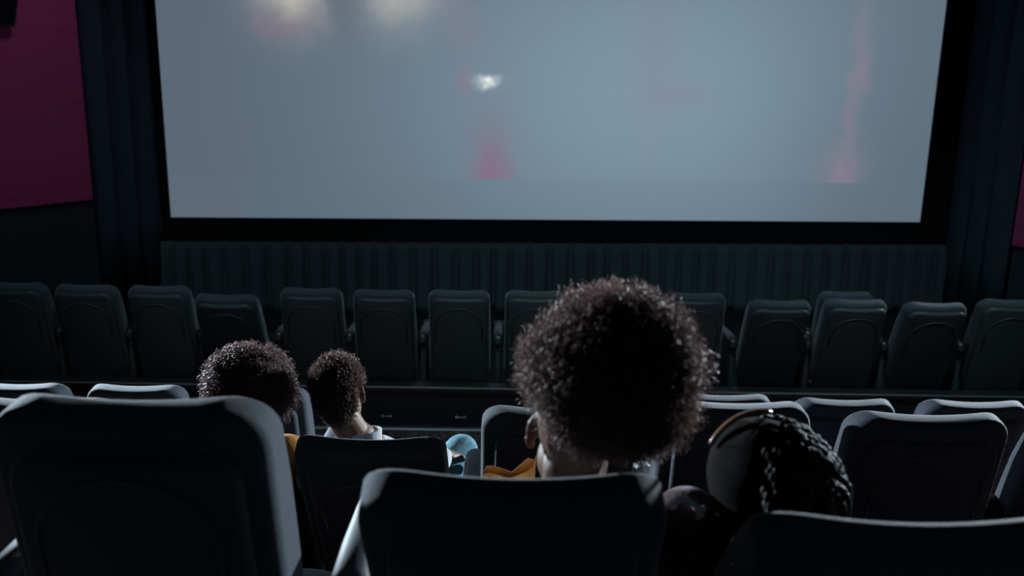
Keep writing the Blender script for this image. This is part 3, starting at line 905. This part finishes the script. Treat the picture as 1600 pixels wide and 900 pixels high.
# ---- person with twists, nearest row right
P4, H4, V4, top4 = person('person with dark twisted hair and headband leaning left, maroon knit top', dict(
    floor=FA, hip=(0.60, 1.64, 1.315), neck=(0.445, 1.425, 1.600), head=(0.450, 1.395, 1.735), pitch=6, roll=-14, yaw=14,
    shL=(0.322, 1.375, 1.668), shR=(0.585, 1.475, 1.595), elL=(0.345, 1.43, 1.40), wrL=(0.45, 1.66, 1.43), elR=(0.74, 1.54, 1.37), wrR=(0.64, 1.78, 1.42),
    hdL=(.5, .8, -.2), hnL=(-.2, .2, 1), curlL=.4, hdR=(-.3, .9, -.2), hnR=(.2, .2, 1), curlR=.4,
    knL=(0.49, 2.05, 1.315), knR=(0.72, 2.05, 1.315), anL=(0.49, 2.09, .88), anR=(0.72, 2.09, .88)), SKIN2, MAROON, DARKPANT, .95)
def twists():
    M = np.array(H4)
    c = np.array((.008, -.014, .020)); r = np.array((.098, .116, .108))
    def f(x, nn):
        k = 1.0
        if nn[1] > .55 and nn[2] < .5: k = .70
        if nn[2] < -.6: k = .9
        return x * k
    cv, cq = core_mesh(c, r, f=f, bump=.015)
    cv = cv @ M[:3, :3].T + M[:3, 3]
    me = np_mesh('hair', cv, cq)
    hair = link('hair', me, HAIR_S, P4)
    g = random.Random(5)
    # two-strand twists hanging from crown over the right side and back
    k = 0
    for lat in (60, 45, 30, 14, -2, -18, -34, -50):
        cnt = int(5 + 13 * math.cos(R(lat)))
        for q in range(cnt):
            az = -128 + 182 * (q + g.uniform(.1, .9)) / cnt     # degrees; 0 = right ear, -90 = back of the head
            a, b = R(az), R(lat + g.uniform(-5, 5))
            n = Vector((math.cos(b) * math.cos(a), math.cos(b) * math.sin(a), math.sin(b)))
            p = Vector((c[0] + n.x * r[0] * .97, c[1] + n.y * r[1] * .97, c[2] + n.z * r[2] * .97))
            L = g.uniform(.040, .060)
            d = (n * .45 + Vector((.15, -.25, -.75))).normalized()
            side = d.orthogonal().normalized(); oth = d.cross(side)
            bm = bmesh.new()
            for h in (0, 1):
                pts, rad = [], []
                for s in range(11):
                    t = s / 10
                    ang = 2 * math.pi * 2.6 * t + math.pi * h
                    cp = p + d * (L * t) + n * (.018 * math.sin(t * 3.0)) + Vector((0, 0, -.03 * t * t))
                    w_ = .0042 * (1 - .45 * t)
                    pts.append(H4 @ (cp + side * (math.cos(ang) * w_) + oth * (math.sin(ang) * w_)))
                    rad.append(.0052 * (1 - .5 * t))
                add_tube(bm, pts, rad, 6)
            o = from_bm('hair_twist', bm, HAIR_D, hair)
            k += 1
twists()
# headband arching over the front of the crown
bm = bmesh.new()
rings = []
for k in range(25):
    a = R(62) + R(76) * k / 24
    cx, cz = .0995 * math.cos(a), .1105 * math.sin(a)
    o_ = Vector((cx + .008, .030, cz + .020)); n_ = Vector((math.cos(a), 0, math.sin(a)))
    rings.append([H4 @ (o_ + n_ * dn + Vector((0, dy, 0))) for dn, dy in ((0, -.006), (.005, -.0045), (.006, 0), (.005, .0045), (0, .006))])
loft(bm, rings)
from_bm('headband', bm, SATIN, P4)
# white ruffle on the shoulder and neckline of the maroon top
bm = bmesh.new()
ruf = [(0.276, 1.335, 1.722), (0.292, 1.330, 1.735), (0.308, 1.328, 1.737), (0.322, 1.326, 1.730), (0.330, 1.324, 1.716), (0.327, 1.322, 1.703)]
add_tube(bm, ruf, [.003, .0055, .006, .0065, .006, .003], 8)
for p in ((.336, 1.322, 1.724), (.332, 1.320, 1.714)):
    ell(bm, p, (.007, .005, .006), None, 10, 8)
from_bm('white_ruffle', bm, WHITE, P4)
bm = bmesh.new(); ell(bm, (.362, 1.345, 1.702), (.009, .007, .006), None, 12, 8); ell(bm, (.352, 1.348, 1.700), (.006, .005, .004), None, 10, 8)
from_bm('white_bow', bm, WHITE, P4)

# ------------------------------------------------------------------ small things
def paper_bag(loc, label, seed, w=.075, h=.11, peak=.03, rz=0):
    g = random.Random(seed)
    bm = bmesh.new(); rings = []
    n = 12
    for lv, (f, sx, sy) in enumerate(((0, .8, .75), (.3, 1.0, .95), (.6, .96, .8), (.85, 1.0, .62), (1.0, 1.06, .55))):
        ring = []
        for k in range(n):
            a = 2 * math.pi * k / n
            x = abs(math.cos(a)) ** .6 * math.copysign(1, math.cos(a)) * w * sx
            y = abs(math.sin(a)) ** .6 * math.copysign(1, math.sin(a)) * w * .6 * sy
            z = h * f
            if lv == 4: z += peak * max(0, math.cos(a - .35)) ** 2 * (1 if k % 2 == 0 else .55) - .012 * (k % 3 == 0)
            if lv: x += g.uniform(-.007, .007); y += g.uniform(-.007, .007); z += g.uniform(-.006, .006)
            ring.append(Vector((x, y, z)))
        rings.append(ring)
    loft(bm, rings, True, False)
    o = from_bm('paper_bag', bm, PAPER, None, False)
    o.location = loc; o.rotation_euler.z = rz
    md = o.modifiers.new('thickness', 'SOLIDIFY'); md.thickness = .0015
    tag(o, label, 'paper bag')
paper_bag((0.005, 1.815, 1.378), 'crumpled brown paper snack bag on the lap beside the afro', 3, .058, .185, .05)

def napkin(loc, label, s, rz):
    bm = bmesh.new()
    g = random.Random(2)
    pts = [[Vector((s * (i / 3 - .5), s * (j / 3 - .5) * .7, .008 + .35 * s * max(0, 1 - abs(i - 1.5) / 1.5 - .25 * abs(j - 1)) + g.uniform(0, .006))) for i in range(4)] for j in range(4)]
    loft(bm, pts, False, False, False)
    o = from_bm('paper_napkin', bm, NAPKIN, None, False)
    md = o.modifiers.new('thickness', 'SOLIDIFY'); md.thickness = .002
    o.location = loc; o.rotation_euler.z = rz
    tag(o, label, 'napkin')

napkin((0.500, 2.93, 1.066), 'white paper napkin on the armrest between afro and twists', .07, R(20))
